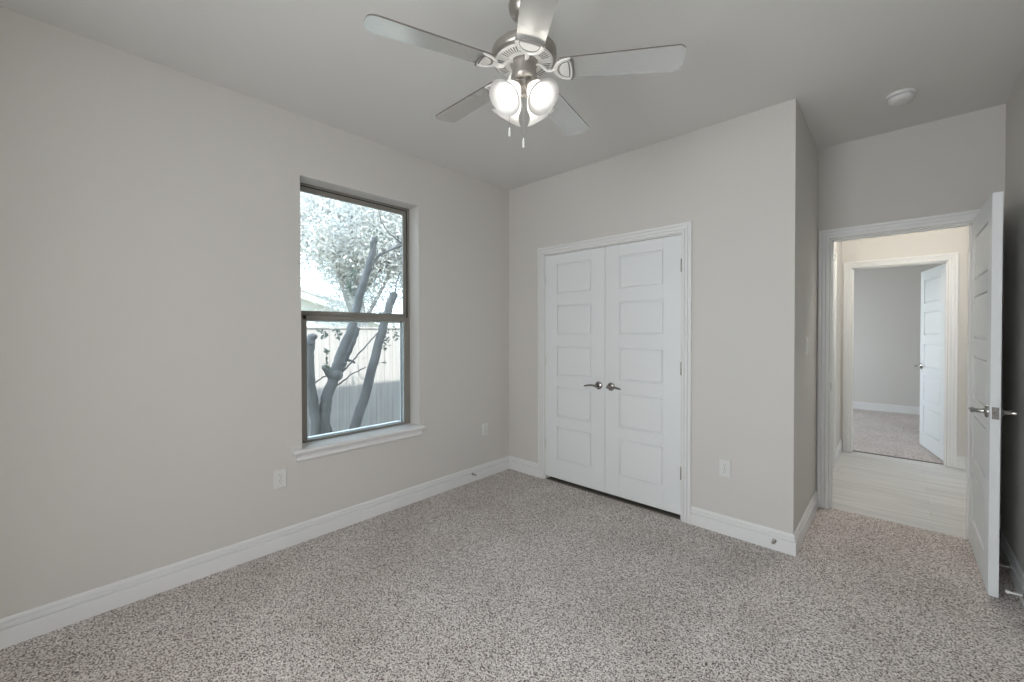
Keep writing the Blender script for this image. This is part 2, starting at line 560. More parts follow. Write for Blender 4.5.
def jamb(mb, mp, a, b, h, d0, d1, th=0.018, stop=None):
    """lining of the opening between depths d0..d1 (mp's t axis), with an optional door stop strip"""
    def bx(u0, u1, z0, z1, t0, t1):
        p, q = mp(u0, z0, t0), mp(u1, z1, t1)
        mb.box(p, q)
    bx(a - 0.0, a + th * 0 + 0.0045, 0, h, d0, d1)
    bx(b - 0.0045, b, 0, h, d0, d1)
    bx(a, b, h - 0.0045, h, d0, d1)
    if stop:
        s0, s1 = stop
        bx(a, a + 0.014, 0, h, s0, s1)
        bx(b - 0.014, b, 0, h, s0, s1)
        bx(a, b, h - 0.014, h, s0, s1)

mpC = lambda u, z, t: (u, -t, z)
t1 = MB(); casing(t1, mpC, CX0, CX1, DZ); jamb(t1, mpC, CX0, CX1, DZ, -0.11, 0, stop=(-0.07, -0.041))
struct(t1, 'trim_1', M['trim'], 'white fluted casing around the double closet doors', 'door casing')
mpD = lambda u, z, t: (u, YD - t, z)
t2 = MB(); casing(t2, mpD, DX0, DX1, DZ); jamb(t2, mpD, DX0, DX1, DZ, -0.115, 0, stop=(-0.075, -0.04))
t2o = struct(t2, 'trim_2', M['trim'], 'white casing of the open bedroom doorway', 'door casing')
sp = MB().box((DX0 + 0.0045, YD + 0.008, 0.90), (DX0 + 0.0065, YD + 0.036, 0.96)).build('strike_plate', M['chrome'], t2o)
sp['label'] = 'small metal strike plate'
t2b = MB(); casing(t2b, lambda u, z, t: (u, YD + 0.115 + t, z), DX0, DX1, DZ)
struct(t2b, 'trim_6', M['trim'], 'hall side casing of the bedroom doorway', 'door casing')
mpE = lambda u, z, t: (u, HY1 - t, z)
t3 = MB(); casing(t3, mpE, EX0, EX1, DZ); jamb(t3, mpE, EX0, EX1, DZ, -0.115, 0, stop=(-0.06, -0.03))
struct(t3, 'trim_3', M['trim'], 'white casing around the doorway across the hall', 'door casing')
mpL = lambda u, z, t: (HX0 + t, u, z)
t4 = MB(); casing(t4, mpL, 1.40, 2.205, DZ); jamb(t4, mpL, 1.40, 2.205, DZ, -0.115, 0)
struct(t4, 'trim_4', M['trim'], 'white casing edge of the doorway on the left hall wall', 'door casing')
mpR = lambda u, z, t: (HX1 - t, u, z)
t5 = MB(); casing(t5, mpR, 2.05, 2.885, DZ); jamb(t5, mpR, 2.05, 2.885, DZ, -0.115, 0)
struct(t5, 'trim_5', M['trim'], 'white casing edge of the doorway on the right hall wall', 'door casing')
# closed leaves in the two side doorways of the hall
# ------------------------------------------------------------------ doors
PANELS = [(1.652, 1.914), (1.291, 1.549), (0.926, 1.186), (0.556, 0.826), (0.172, 0.468)]

def leaf(w, h, t, stile=0.128):
    """five panel door, hinge edge at x=0, faces at y=0 and y=t"""
    mb = MB()
    d = 0.0115
    x0, x1 = stile, w - stile
    zs = sorted(PANELS)
    mb.box((0, 0, 0), (x0, t, h))
    mb.box((x1, 0, 0), (w, t, h))
    edges = [0] + [z for p in zs for z in p] + [h]
    for i in range(0, len(edges), 2):
        mb.box((x0, 0, edges[i]), (x1, t, edges[i + 1]))
    for z0, z1 in zs:
        for y, s in ((0, 1), (t, -1)):
            def ring(ins, dep):
                return [(x0 + ins, y + s * dep, z0 + ins), (x1 - ins, y + s * dep, z0 + ins), (x1 - ins, y + s * dep, z1 - ins), (x0 + ins, y + s * dep, z1 - ins)]
            rs = [ring(0, 0.0), ring(0.001, d), ring(0.011, d), ring(0.0135, 0.003), ring(0.022, 0.0015)]
            mb.loft(rs, True, False)
            mb.bm.faces.new([mb.bm.verts.new(p) for p in rs[-1]])
    return mb

def lever_handle(parent, x, z, y, out, along, name='door_handle'):
    """rosette on the face at y, pointing out (+-1 in y), lever running along (+-1 in x)"""
    mb = MB()
    mb.lathe([(0.0, 0), (0.033, 0), (0.033, 0.006), (0.030, 0.010), (0.022, 0.013), (0.013, 0.016), (0.0115, 0.022), (0.0105, 0.046), (0.012, 0.050), (0.012, 0.060), (0.009, 0.063), (0, 0.063)], 28, 'Y')
    pts, rad = [], []
    for k in range(13):
        q = k / 12
        pts.append((0.0 + 0.112 * q, 0.054 - 0.004 * math.sin(q * PI), 0.004 * math.sin(q * PI * 1.2) - 0.006 * q * q))
        rad.append((0.0085 - 0.002 * q, 0.0105 - 0.003 * q) if k < 12 else (0.003, 0.004))
    mb.tube(pts, rad, 12)
    mb.xform(Matrix.Translation((x, y, z)) @ Matrix.Diagonal((along, out, 1, 1)))
    o = mb.build(name, M['chrome'], parent, smooth=True)
    o['label'] = 'polished metal lever handle on a round rosette'
    return o

def hinge(parent, x, y, z, s=1, plate=True):
    mb = MB()
    mb.lathe([(0, -0.046), (0.004, -0.046), (0.0062, -0.043), (0.0062, 0.043), (0.004, 0.046), (0.003, 0.05), (0, 0.05)], 12, 'Z', (x, y, z))
    if plate:
        mb.box((x - 0.002, y, z - 0.043), (x + 0.016 * s, y + 0.004, z + 0.043))
    return mb.build('hinge', M['nickel'], parent, smooth=True)

# closet doors
cw = (CX1 - CX0) / 2 - 0.0065
d1 = empty('door_1', (CX0 + 0.005, 0.003, 0.036), 'left leaf of the white five panel closet doors', 'door', None, 'structure')
leaf(cw, 2.003, 0.035).build('panel_leaf', M['door'], d1, bevel=0.0012, seg=1)
lever_handle(d1, cw - 0.055, 0.872, 0, -1, -1)
for z in (0.30, 1.05, 1.785): hinge(d1, -0.004, 0.0035, z, 1, False)
d2 = empty('door_2', (CX1 - 0.005 - cw, 0.003, 0.036), 'right leaf of the white five panel closet doors', 'door', None, 'structure')
leaf(cw, 2.003, 0.035).build('panel_leaf', M['door'], d2, bevel=0.0012, seg=1)
lever_handle(d2, 0.055, 0.872, 0, -1, 1)
for z in (0.30, 1.05, 1.785): hinge(d2, cw + 0.0025, -0.001, z, -1, False)

struct(MB().box((CX0 + 0.0045, 0.006, 0), (CX1 - 0.0045, 0.10, 0.007)), 'closet_gap_shade', M['blade_edge'], 'dark strip painted as the shade under the closet doors', 'trim')  # dark colour stands in for the shade in the gap below the doors
# open bedroom door
d3 = empty('door_3', (3.155, 0.942, 0.013), 'white five panel bedroom door standing open on the right', 'door', None, 'structure')
d3.rotation_euler = (0, 0, R(-90))
dw = 0.757
leaf(dw, 2.03, 0.036, 0.125).build('panel_leaf', M['door'], d3, bevel=0.0012, seg=1)
lever_handle(d3, dw - 0.062, 0.925, 0, -1, -1)
lever_handle(d3, dw - 0.062, 0.925, 0.036, 1, -1)
lp = MB().box((dw, 0.006, 0.895), (dw + 0.0015, 0.030, 0.955))
lp.lathe([(0, 0), (0.008, 0), (0.008, 0.008), (0.006, 0.011), (0, 0.011)], 14, 'X', (dw, 0.018, 0.925))
lp.build('latch_plate', M['chrome'], d3, smooth=True)['label'] = 'square metal latch plate with bolt'
for z in (0.30, 1.05, 1.785): hinge(d3, -0.004, 0.042, z)

# far room door
d4 = empty('door_4', (3.166, 3.135, 0.013), 'white five panel door ajar in the room across the hall', 'door', None, 'structure')
d4.rotation_euler = (0, 0, R(101.5))
l4 = leaf(0.78, 2.03, 0.035, 0.125)
l4.xform(Matrix.Translation((0, -0.035, 0)))
l4.build('panel_leaf', M['door'], d4, bevel=0.0012, seg=1)
lever_handle(d4, 0.72, 0.925, 0, 1, -1)
lever_handle(d4, 0.72, 0.925, -0.035, -1, -1)
# closed leaves of the hall side doorways
d5 = empty('door_5', (HX0 - 0.075, 1.408, 0.01), 'closed white door on the left hall wall', 'door', None, 'structure')
d5.rotation_euler = (0, 0, R(90))
leaf(0.785, 2.03, 0.035, 0.125).build('panel_leaf', M['door'], d5)
lever_handle(d5, 0.06, 0.925, 0, -1, 1)
d6 = empty('door_6', (HX1 + 0.075, 2.878, 0.01), 'closed white door on the right hall wall', 'door', None, 'structure')
d6.rotation_euler = (0, 0, R(-90))
leaf(0.82, 2.03, 0.035, 0.125).build('panel_leaf', M['door'], d6)
lever_handle(d6, 0.06, 0.925, 0, -1, 1)

# ------------------------------------------------------------------ window
w1 = empty('window_1', (0, 0, 0), 'single hung window with taupe frame in the left wall', 'window', None, 'structure')
SZ = 0.600
fr = MB()
FX0, FX1 = -T, -0.128
fw = 0.014
fr.box((FX0, WY0, SZ), (FX1, WY0 + fw, WZ1)); fr.box((FX0, WY1 - fw, SZ), (FX1, WY1, WZ1))
fr.box((FX0, WY0, WZ1 - fw), (FX1, WY1, WZ1)); fr.box((FX0, WY0, SZ), (FX1, WY1, SZ + 0.004))
fr.build('window_frame', M['taupe'], w1, bevel=0.002, seg=1)
gk = MB()
gk.box((-0.15, WY0 + fw, WZ1 - fw - 0.006), (-0.140, WY1 - fw, WZ1 - fw)); gk.box((-0.15, WY1 - fw - 0.006, 1.46), (-0.140, WY1 - fw, WZ1 - fw)); gk.box((-0.15, WY0 + fw, 1.46), (-0.140, WY0 + fw + 0.006, WZ1 - fw))
gk.build('weather_seal', M['gasket'], w1)

def sash(name, y0, y1, z0, z1, x0, x1, st, top, bot, lx=0.0):
    mb = MB()
    mb.box((x0, y0, z0), (x1, y0 + st + lx, z1)); mb.box((x0, y1 - st, z0), (x1, y1, z1))
    mb.box((x0, y0 + st, z1 - top), (x1, y1 - st, z1)); mb.box((x0, y0 + st, z0), (x1, y1 - st, z0 + bot))
    s = mb.build(name, M['taupe'], w1, bevel=0.002, seg=1)
    xm = (x0 + x1) / 2
    g = MB().box((xm - 0.002, y0 + st - 0.004, z0 + bot - 0.004), (xm + 0.002, y1 - st + 0.004, z1 - top + 0.004))
    g.build('pane', M['glass'], s)
    return s
MR = 1.455
sash('upper_sash', WY0 + fw, WY1 - fw, MR - 0.015, WZ1 - fw - 0.004, -0.166, -0.146, 0.034, 0.034, 0.058)
ls = sash('lower_sash', WY0 + fw, WY1 - fw, SZ + 0.005, MR + 0.012, -0.145, -0.126, 0.042, 0.032, 0.010, 0.026)
lk = MB().box((-0.126, -1.53, MR + 0.002), (-0.112, -1.475, MR + 0.013))
lk.build('sash_lock', M['taupe'], ls, bevel=0.002)
sf = MB()
sy1 = WY1 - fw - 0.03
sf.box((-0.172, sy1 - 0.024, SZ + 0.012), (-0.166, sy1, MR)); sf.box((-0.172, WY0 + 0.05, MR - 0.03), (-0.166, sy1, MR - 0.006))
sf.build('screen_frame', M['screen_frame'], w1)
et = MB()
et.box((-0.26, WY0 - 0.05, SZ - 0.06), (-0.172, WY0 + 0.100, MR + 0.01)); et.box((-0.30, WY1 + 0.03, SZ - 0.06), (-0.172, WY1 + 0.05, MR + 0.01))
et.loft([[(x, y, z) for x, z in ((-0.172, SZ - 0.06), (-0.172, SZ + 0.019), (-0.34, SZ - 0.012), (-0.34, SZ - 0.06))] for y in (WY0 + 0.05, WY1)])
et.build('outer_sill', M['screen_frame'], w1)
st = MB()
st.box((-0.128, WY0, WZ0), (0.0, WY1, SZ))
prof = [(0.0, WZ0), (0.040, WZ0), (0.046, WZ0 + 0.004), (0.048, WZ0 + 0.011), (0.046, WZ0 + 0.018), (0.040, SZ), (0.0, SZ)]
st.loft([[(x, y, z) for x, z in prof] for y in (WY0 - 0.062, WY1 + 0.032)])
st.build('window_sill', M['trim'], w1)
ap = MB()
prof = [(0.0, WZ0), (0.034, WZ0), (0.030, WZ0 - 0.010), (0.018, WZ0 - 0.018), (0.015, WZ0 - 0.034), (0.020, WZ0 - 0.040), (0.020, WZ0 - 0.048), (0.010, WZ0 - 0.056), (0.0, WZ0 - 0.056)]
ap.loft([[(x, y, z) for x, z in prof] for y in (WY0 - 0.040, WY1 + 0.014)])
ap.build('apron', M['trim'], w1)

# ------------------------------------------------------------------ ceiling fan
FC = Vector((1.6367, -1.6405, H))
fan = empty('ceiling_fan', FC, 'five blade silver ceiling fan with lit four shade lamp kit', 'ceiling fan')
def Zf(z): return z - H
MB().lathe([(0, 0), (0.066, 0), (0.066, -0.012), (0.062, -0.03), (0.050, -0.048), (0.032, -0.060), (0.016, -0.064), (0, -0.064)], 40).build('canopy', M['nickel'], fan, smooth=True)
MB().lathe([(0, -0.06), (0.0125, -0.06), (0.0125, -0.138), (0.022, -0.141), (0.026, -0.150), (0.026, -0.172), (0, -0.172)], 24).build('downrod', M['nickel'], fan, smooth=True)
MB().lathe([(0, Zf(2.580)), (0.028, Zf(2.580)), (0.034, Zf(2.562)), (0.06, Zf(2.556)), (0.115, Zf(2.551)), (0.132, Zf(2.547)), (0.138, Zf(2.540)), (0.139, Zf(2.515)), (0.134, Zf(2.506)), (0.127, Zf(2.503)), (0.127, Zf(2.500)), (0, Zf(2.500))], 56).build('motor_housing', M['nickel'], fan, smooth=True)
vp = MB()
vp.lathe([(0.060, Zf(2.499)), (0.060, Zf(2.494)), (0.066, Zf(2.4925)), (0.118, Zf(2.4955)), (0.124, Zf(2.499))], 56, caps=False)
for k in range(60):
    if k % 12 in (0, 1, 11): continue
    a = 2 * PI * k / 60 + R(30.33)
    c, s = math.cos(a), math.sin(a)
    def zz(r): return Zf(2.4925 + (r - 0.066) / 0.052 * 0.003 - 0.0006)
    f = vp.bm.faces.new([vp.bm.verts.new((r * c - q * s, r * s + q * c, zz(r))) for r, q in [(0.080, -0.0015), (0.113, -0.0023), (0.113, 0.0023), (0.080, 0.0015)]])
    f.material_index = 1
vp.build('vent_plate', [M['bracket'], M['slot']], fan)
MB().lathe([(0, Zf(2.498)), (0.058, Zf(2.498)), (0.058, Zf(2.488)), (0.052, Zf(2.482)), (0.052, Zf(2.442)), (0.055, Zf(2.440)), (0.055, Zf(2.432)), (0.050, Zf(2.424)), (0.036, Zf(2.416)), (0.030, Zf(2.412)), (0.030, Zf(2.388)), (0.022, Zf(2.378)), (0.010, Zf(2.372)), (0.010, Zf(2.362)), (0.006, Zf(2.356)), (0, Zf(2.354))], 40).build('switch_housing', M['nickel'], fan, smooth=True)

TILT = Matrix.Rotation(0.0565, 4, 'Y') @ Matrix.Rotation(-0.0144, 4, 'X')
ZB = Zf(2.462)
RB = 0.196                               # where the medallion meets the blade
def dshape(r0, ln, hw, bulge, n=14, y0=0.0):
    """half round towards the hub, shallow convex edge outward"""
    pts = [(r0 - ln * math.cos(a), hw * math.sin(a)) for a in [R(-90 + 180 * k / n) for k in range(n + 1)]]
    pts = pts[::-1]
    out = [(r0 + bulge * math.cos(a), hw * math.sin(a)) for a in [R(-90 + 180 * k / n) for k in range(1, n)]]
    return pts + out
def shield():
    return dshape(RB, 0.066, 0.056, 0.012)
def blade_outline():
    pts = [(0.150, 0.054), (0.60, 0.0675)]
    for k in range(1, 9):
        a = R(90 - 90 * k / 8)
        pts.append((0.600 + 0.040 * math.cos(a), 0.0275 + 0.040 * math.sin(a)))
    pts2 = []
    for k in range(0, 9):
        a = R(-90 * k / 8)
        pts2.append((0.612 + 0.030 * math.cos(a), -0.0375 + 0.030 * math.sin(a)))
    return pts + [(0.6435, 0.0)] + pts2 + [(0.150, -0.054)]
bl = MB().prism(blade_outline(), -0.001, 0.005)
bl.bm.faces.ensure_lookup_table()
for f in bl.bm.faces:
    f.material_index = 0 if len(f.verts) > 4 else 1
blade0 = bl.build('blade', [M['blade'], M['blade_edge']], fan)
br = MB()
br.prism(shield(), -0.006, -0.001)
sh = shield()
br.tube([(x, y, -0.006) for x, y in sh] + [(sh[0][0], sh[0][1], -0.006)], (0.0045, 0.0045) and 0.0042, 8)
br.tube([(0.052, 0, 0.028), (0.070, 0, 0.024), (0.085, 0, 0.010), (0.100, 0, -0.006), (0.118, 0, -0.008), (0.135, 0, -0.004)], [(0.010, 0.006), (0.010, 0.006), (0.009, 0.006), (0.009, 0.006), (0.011, 0.006), (0.012, 0.004)], 10)
bro = br.build('blade_bracket', M['bracket'], fan, smooth=True)
rc = MB().prism(dshape(RB - 0.006, 0.048, 0.043, 0.007), -0.0074, -0.0058)
rc.build('bracket_recess', M['antique'], bro)
MB().prism(dshape(RB - 0.008, 0.036, 0.039, 0.004), -0.0095, -0.006).build('medallion', M['bracket'], bro, bevel=0.0015)
sw_ = MB()
n = 14
o1_ = [(RB + 0.004 + 0.013 * math.cos(a), 0.057 * math.sin(a)) for a in [R(-90 + 180 * k / n) for k in range(n + 1)]]
i1_ = [(RB - 0.004 + 0.013 * math.cos(a), 0.055 * math.sin(a)) for a in [R(-90 + 180 * k / n) for k in range(n + 1)]]
sw_.prism(o1_ + i1_[::-1], -0.0115, -0.004)
sw_.build('edge_band', M['antique'], bro)
for k in range(5):
    mx = Matrix.Translation((0, 0, ZB)) @ TILT @ Matrix.Rotation(R(30.33 + 72 * k), 4, 'Z') @ Matrix.Rotation(R(-9), 4, 'X')
    b = blade0 if k == 0 else copy_tree(blade0)
    b.matrix_local = mx
    q = bro if k == 0 else copy_tree(bro)
    q.matrix_local = Matrix.Translation((0, 0, ZB)) @ TILT @ Matrix.Rotation(R(30.33 + 72 * k), 4, 'Z') @ Matrix.Rotation(R(-9), 4, 'X')

# four bell shades tilted out and down; local +Z is the shade axis
outer = [(0.017, 0.0), (0.019, 0.010), (0.026, 0.022), (0.036, 0.036), (0.042, 0.052), (0.044, 0.070), (0.047, 0.084), (0.056, 0.097), (0.064, 0.104), (0.073, 0.110)]
inner = [(r - 0.0026, z) for r, z in reversed(outer)]
shd = MB().lathe(outer + inner, 40, caps=False)
shade0 = shd.build('lamp_shade', M['shade'], fan, smooth=True)
shade0['label'] = 'frosted white glass bell shade'
bb = MB().lathe([(0, 0.014), (0.013, 0.016), (0.0135, 0.030), (0.020, 0.042), (0.028, 0.058), (0.030, 0.068), (0.028, 0.080), (0.020, 0.091), (0.010, 0.0965), (0, 0.098)], 24)
bb.build('light_bulb', M['bulb'], shade0, smooth=True)['label'] = 'glowing white bulb'
sk_ = MB().lathe([(0, -0.034), (0.010, -0.034), (0.012, -0.012), (0.021, -0.008), (0.023, 0.004), (0.021, 0.010), (0, 0.010)], 24)
sock0 = sk_.build('lamp_socket', M['nickel'], fan, smooth=True)
SP, EL = 0.038, R(47.5)
for k in range(4):
    az = R(-49 + 45 + 90 * k)
    ax = Vector((math.cos(az) * math.cos(EL), math.sin(az) * math.cos(EL), -math.sin(EL)))
    q = Vector((0, 0, 1)).rotation_difference(ax).to_matrix().to_4x4()
    mx = Matrix.Translation((SP * math.cos(az), SP * math.sin(az), Zf(2.388))) @ q
    s = shade0 if k == 0 else copy_tree(shade0)
    s.matrix_local = mx
    t = sock0 if k == 0 else copy_tree(sock0)
    t.matrix_local = mx
def chain(x, y, z0, z1, fob):
    mb = MB()
    n = int((z0 - z1) / 0.006)
    for i in range(n):
        mb.ball((x, y, Zf(z0 - i * 0.006)), 0.0019, 6)
    o = mb.build('pull_chain', M['nickel'], fan)
    MB().lathe([(0, 0), (0.0025, -0.001), (0.0045, -0.012), (0.0055, -0.028), (0.0045, -0.040), (0, -0.043)], 12, 'Z', (x, y, Zf(z1))).build('fob', M['plastic'], o, smooth=True)
chain(-0.048, -0.040, 2.43, 2.228, 0)
chain(0.030, -0.038, 2.43, 2.158, 0)

# ------------------------------------------------------------------ smoke detector
sd = empty('smoke_detector', (2.815, 0.378, H), 'round white smoke detector on the ceiling near the doorway', 'smoke detector')
MB().lathe([(0, 0), (0.069, 0), (0.070, -0.004), (0.068, -0.014), (0.060, -0.017), (0, -0.017)], 40).build('base_plate', M['plastic'], sd, smooth=True)
MB().lathe([(0, -0.016), (0.056, -0.016), (0.056, -0.020), (0, -0.020)], 40).build('vent_gap', M['slot'], sd)
MB().lathe([(0, -0.019), (0.060, -0.019), (0.060, -0.025), (0.055, -0.036), (0.045, -0.042), (0.028, -0.046), (0, -0.047)], 40).build('dome', M['plastic'], sd, smooth=True)

# ------------------------------------------------------------------ outlets, switch
def rrect(w, h, r=0.006, n=4):
    pts = []
    for cx_, cy_, a0 in ((w / 2 - r, h / 2 - r, 0), (-w / 2 + r, h / 2 - r, 90), (-w / 2 + r, -h / 2 + r, 180), (w / 2 - r, -h / 2 + r, 270)):
        for k in range(n + 1):
            a = R(a0 + 90 * k / n)
            pts.append((cx_ + r * math.cos(a), cy_ + r * math.sin(a)))
    return pts
def plate_root(name, loc, rz, label, cat, group=None):
    o = empty(name, loc, label, cat, group)
    o.rotation_euler = (0, 0, rz)
    return o
# local frame: x across, z up, facing -y
FL = Matrix.Rotation(R(90), 4, 'X')
def face_plate(root):
    mb = MB()
    mb.loft([[(x, y, 0) for x, y in rrect(0.073, 0.117)], [(x, y, 0.004) for x, y in rrect(0.073, 0.117)], [(x, y, 0.0065) for x, y in rrect(0.067, 0.111)]])
    mb.xform(FL)
    mb.build('face_plate', M['plastic'], root)
def receptacle(root):
    face_plate(root)
    for dz in (0.0195, -0.0195):
        s = MB().loft([[(x, y, 0.006) for x, y in rrect(0.034, 0.029, 0.010)], [(x, y, 0.0085) for x, y in rrect(0.034, 0.029, 0.010)]])
        s.xform(Matrix.Translation((0, 0, dz)) @ FL)
        so = s.build('socket', M['plastic'], root)
        h = MB()
        for dx in (-0.0065, 0.0065):
            h.box((dx - 0.0009, -0.0089, dz + 0.001), (dx + 0.0009, -0.0080, dz + 0.008))
        h.lathe([(0, 0), (0.0020, 0), (0.0020, 0.0009), (0, 0.0009)], 12, 'Y', (0, -0.0089, dz - 0.007))
        h.build('socket_holes', M['slot'], so)
    MB().lathe([(0, 0), (0.003, 0), (0.003, 0.002), (0, 0.002)], 12, 'Y', (0, -0.0085, 0)).build('screw', M['nickel'], root)
o1 = plate_root('electrical_outlet', (0, -2.082, 0.442), R(90), 'white outlet on the left wall below the window sill', 'outlet', 'wall outlets')
receptacle(o1)
o2 = plate_root('electrical_outlet', (0, -0.330, 0.446), R(90), 'white outlet on the left wall near the room corner', 'outlet', 'wall outlets')
o3 = plate_root('electrical_outlet', (1.975, 0, 0.441), 0, 'white outlet right of the closet doors', 'outlet', 'wall outlets')
for o in (o2, o3):
    for ch in list(o1.children):
        copy_tree(ch, o)
sw = plate_root('light_switch', (XC, 0.432, 1.25), R(90), 'white light switch on the nook side wall, seen edge on', 'light switch')
face_plate(sw)
MB().box((-0.016, -0.0095, -0.033), (0.016, -0.006, 0.033)).build('rocker', M['plastic'], sw, bevel=0.001)

# ------------------------------------------------------------------ spring door stops
def door_stop(loc, rz, label, ln=0.065, m='nickel'):
    r = empty('door_stop', loc, label, 'door stop', 'baseboard door stops')
    r.rotation_euler = (0, 0, rz)
    MB().lathe([(0, 0), (0.012, 0), (0.012, 0.003), (0.006, 0.007), (0, 0.007)], 20, 'X').build('base', M['nickel'], r, smooth=True)
    sp_ = MB()
    pts = []
    n = 14
    for i in range(n * 10 + 1):
        a = 2 * PI * i / 10
        q = i / (n * 10)
        pts.append((0.006 + (ln - 0.014) * q, 0.0045 * math.cos(a), 0.0045 * math.sin(a)))
    sp_.tube(pts, 0.0017, 6)
    sp_.tube([(0.004, 0, 0), (ln - 0.006, 0, 0)], 0.0028, 8)
    sp_.build('spring', M[m], r, smooth=True)
    MB().lathe([(0, ln - 0.012), (0.0065, ln - 0.012), (0.0085, ln - 0.006), (0.0085, ln), (0.005, ln + 0.003), (0, ln + 0.003)], 16, 'X').build('rubber_tip', M['rubber' if m == 'rubber' else 'nickel'], r, smooth=True)
    return r
door_stop((0.015, -0.500, 0.070), 0, 'short metal door stop on the left baseboard near the corner', 0.040)
door_stop((2.262, -0.015, 0.060), R(-90), 'short metal door stop on the baseboard right of the closet', 0.040)
door_stop((XR - 0.016, 0.185, 0.058), R(180), 'white tipped door stop on the right baseboard beside the open door', 0.058, 'rubber')
door_stop((XR - 0.016, 0.52, 0.058), R(180), 'door stop deeper in the shadow behind the open door', 0.070, 'rubber')

# ------------------------------------------------------------------ hall lamp (off to the left in the hall, above the frame)
hl = empty('hall_ceiling_lamp', (2.85, 1.75, H), 'flush dome lamp on the hall ceiling', 'ceiling lamp')
MB().lathe([(0, 0), (0.15, 0), (0.155, -0.01), (0.15, -0.025), (0, -0.025)], 40).build('base', M['nickel'], hl, smooth=True)
MB().lathe([(0, -0.024), (0.14, -0.024), (0.136, -0.05), (0.11, -0.08), (0.06, -0.1), (0, -0.105)], 40).build('glass_dome', M['hall_bulb'], hl, smooth=True)

# ------------------------------------------------------------------ outdoors
GZ = -0.37
tag(MB().box((-60, -60, GZ - 0.2), (60, 60, GZ)).build('ground', M['soil']), 'bare ground outside the window', 'ground', None, 'structure')

fe = empty('wooden_fence', (-3.0, 0, GZ), 'tall pale board fence outside the window, lower half shaded', 'fence')
fb = MB()
y = -6.0
while y < 6.0:
    w = 0.138
    h = 1.775 + random.uniform(-0.008, 0.008)
    fb.box((-0.009 + random.uniform(-0.003, 0.003), y, 0.03), (0.009, y + w, h))
    y += 0.1415
fb.build('board_panel', M['fence'], fe)
for z in (0.35, 0.95, 1.5):
    MB().box((-0.055, -6, z), (-0.012, 6, z + 0.085)).build('rail', M['fence'], fe)
for k in range(6):
    MB().box((-0.11, -5.4 + 2.2 * k, 0), (-0.055, -5.31 + 2.2 * k, 1.7)).build('post', M['fence'], fe)
MB().box((-0.03, -6, 1.772), (0.022, 6, 1.795)).build('cap', M['fence'], fe)

# neighbour's gable beyond the fence
nb = empty('neighbour_house', (-9, 0, GZ), 'white gabled house end seen over the fence', 'house')
sl = 0.305
apex_y, apex_z = -1.6, 2.488 + sl * 2.98 - GZ
def rake(y): return apex_z - abs(y - apex_y) * sl
gw = MB()
yl, yr = -7.6, 4.4
gw.loft([[(x, yl + 0.4, 0), (x, yr - 0.4, 0), (x, yr - 0.4, rake(yr) - 0.02), (x, apex_y, apex_z - 0.14), (x, yl + 0.4, rake(yl) - 0.02)] for x in (-0.35, -3.0)])
gw.build('gable_wall', M['house_white'], nb)
for nm, dz0, dz1, x0, x1, mm in (('roof', -0.02, 0.06, 0.05, -3.3, 'shingle'), ('fascia', -0.22, -0.02, 0.02, -0.03, 'house_white'), ('soffit', -0.21, -0.16, -0.03, -0.35, 'house_white')):
    g = MB()
    for a, b in ((yl, apex_y), (apex_y, yr)):
        g.loft([[(x, a, rake(a) + dz0), (x, b, rake(b) + dz0), (x, b, rake(b) + dz1), (x, a, rake(a) + dz1)] for x in (x0, x1)])
    g.build(nm, M[mm], nb)

# pruned multi-trunk tree close to the window
def wob(pts, n=5, amp=0.006):
    out = []
    P = [Vector(p) for p in pts]
    for a, b in zip(P, P[1:]):
        for k in range(n):
            q = a.lerp(b, k / n)
            out.append(q + Vector((random.uniform(-amp, amp), random.uniform(-amp, amp), 0)))
    out.append(P[-1])
    return out
def limb(mb, pts, r0, r1, n=10, sub=5, amp=0.006):
    w = wob(pts, sub, amp)
    m = len(w) - 1
    mb.tube(w, [r0 + (r1 - r0) * i / m for i in range(m + 1)], n)
def leaf_quad(mb, c, ln, wd):
    a = Vector((random.gauss(0, 1), random.gauss(0, 1), random.gauss(0, 1))).normalized()
    b = a.orthogonal().normalized()
    b = (Matrix.Rotation(random.uniform(0, 2 * PI), 3, a) @ b)
    mb.bm.faces.new([mb.bm.verts.new(p) for p in (c - a * ln, c + b * wd, c + a * ln, c - b * wd)])

TX = -1.6
tr = empty('crape_tree', (TX, -1.05, GZ), 'pruned grey tree with several leaning trunks just outside the window', 'tree')
TO = Vector((TX, -1.05, GZ))
def L(y, z, dx=0.0): return Vector((TX + dx, y, z)) - TO
def trunk(pts, r0, r1, **kw):
    mb = MB()
    limb(mb, pts, r0, r1, **kw)
    return mb
a = trunk([L(-1.20, GZ - 0.02), L(-1.226, 0.263), L(-1.239, 0.545), L(-1.282, 0.81), L(-1.29, 1.066), L(-1.279, 1.219), L(-1.258, 1.31)], 0.056, 0.040, n=12)
a.ball(L(-1.254, 1.305), 0.047, 12, (1, 1.05, 0.7))
limb(a, [L(-1.245, 0.56), L(-1.302, 0.81), L(-1.333, 1.169), L(-1.347, 1.26)], 0.034, 0.024)
a.build('trunk', M['bark'], tr, smooth=True)
b = trunk([L(-1.16, GZ - 0.02), L(-1.154, 0.281), L(-1.143, 0.479), L(-1.115, 0.655), L(-1.045, 0.839), L(-0.99, 1.028), L(-0.923, 1.188), L(-0.837, 1.384), L(-0.772, 1.63), L(-0.704, 1.873), L(-0.625, 2.102), L(-0.575, 2.257), L(-0.553, 2.432)], 0.066, 0.034, n=12)
b.ball(L(-1.02, 0.89), 0.078, 12, (1, 1, 0.9))
limb(b, [L(-1.05, 0.88), L(-1.10, 0.93), L(-1.13, 0.99)], 0.05, 0.03)
limb(b, [L(-0.99, 0.90), L(-0.94, 0.97), L(-0.91, 1.02)], 0.04, 0.02)
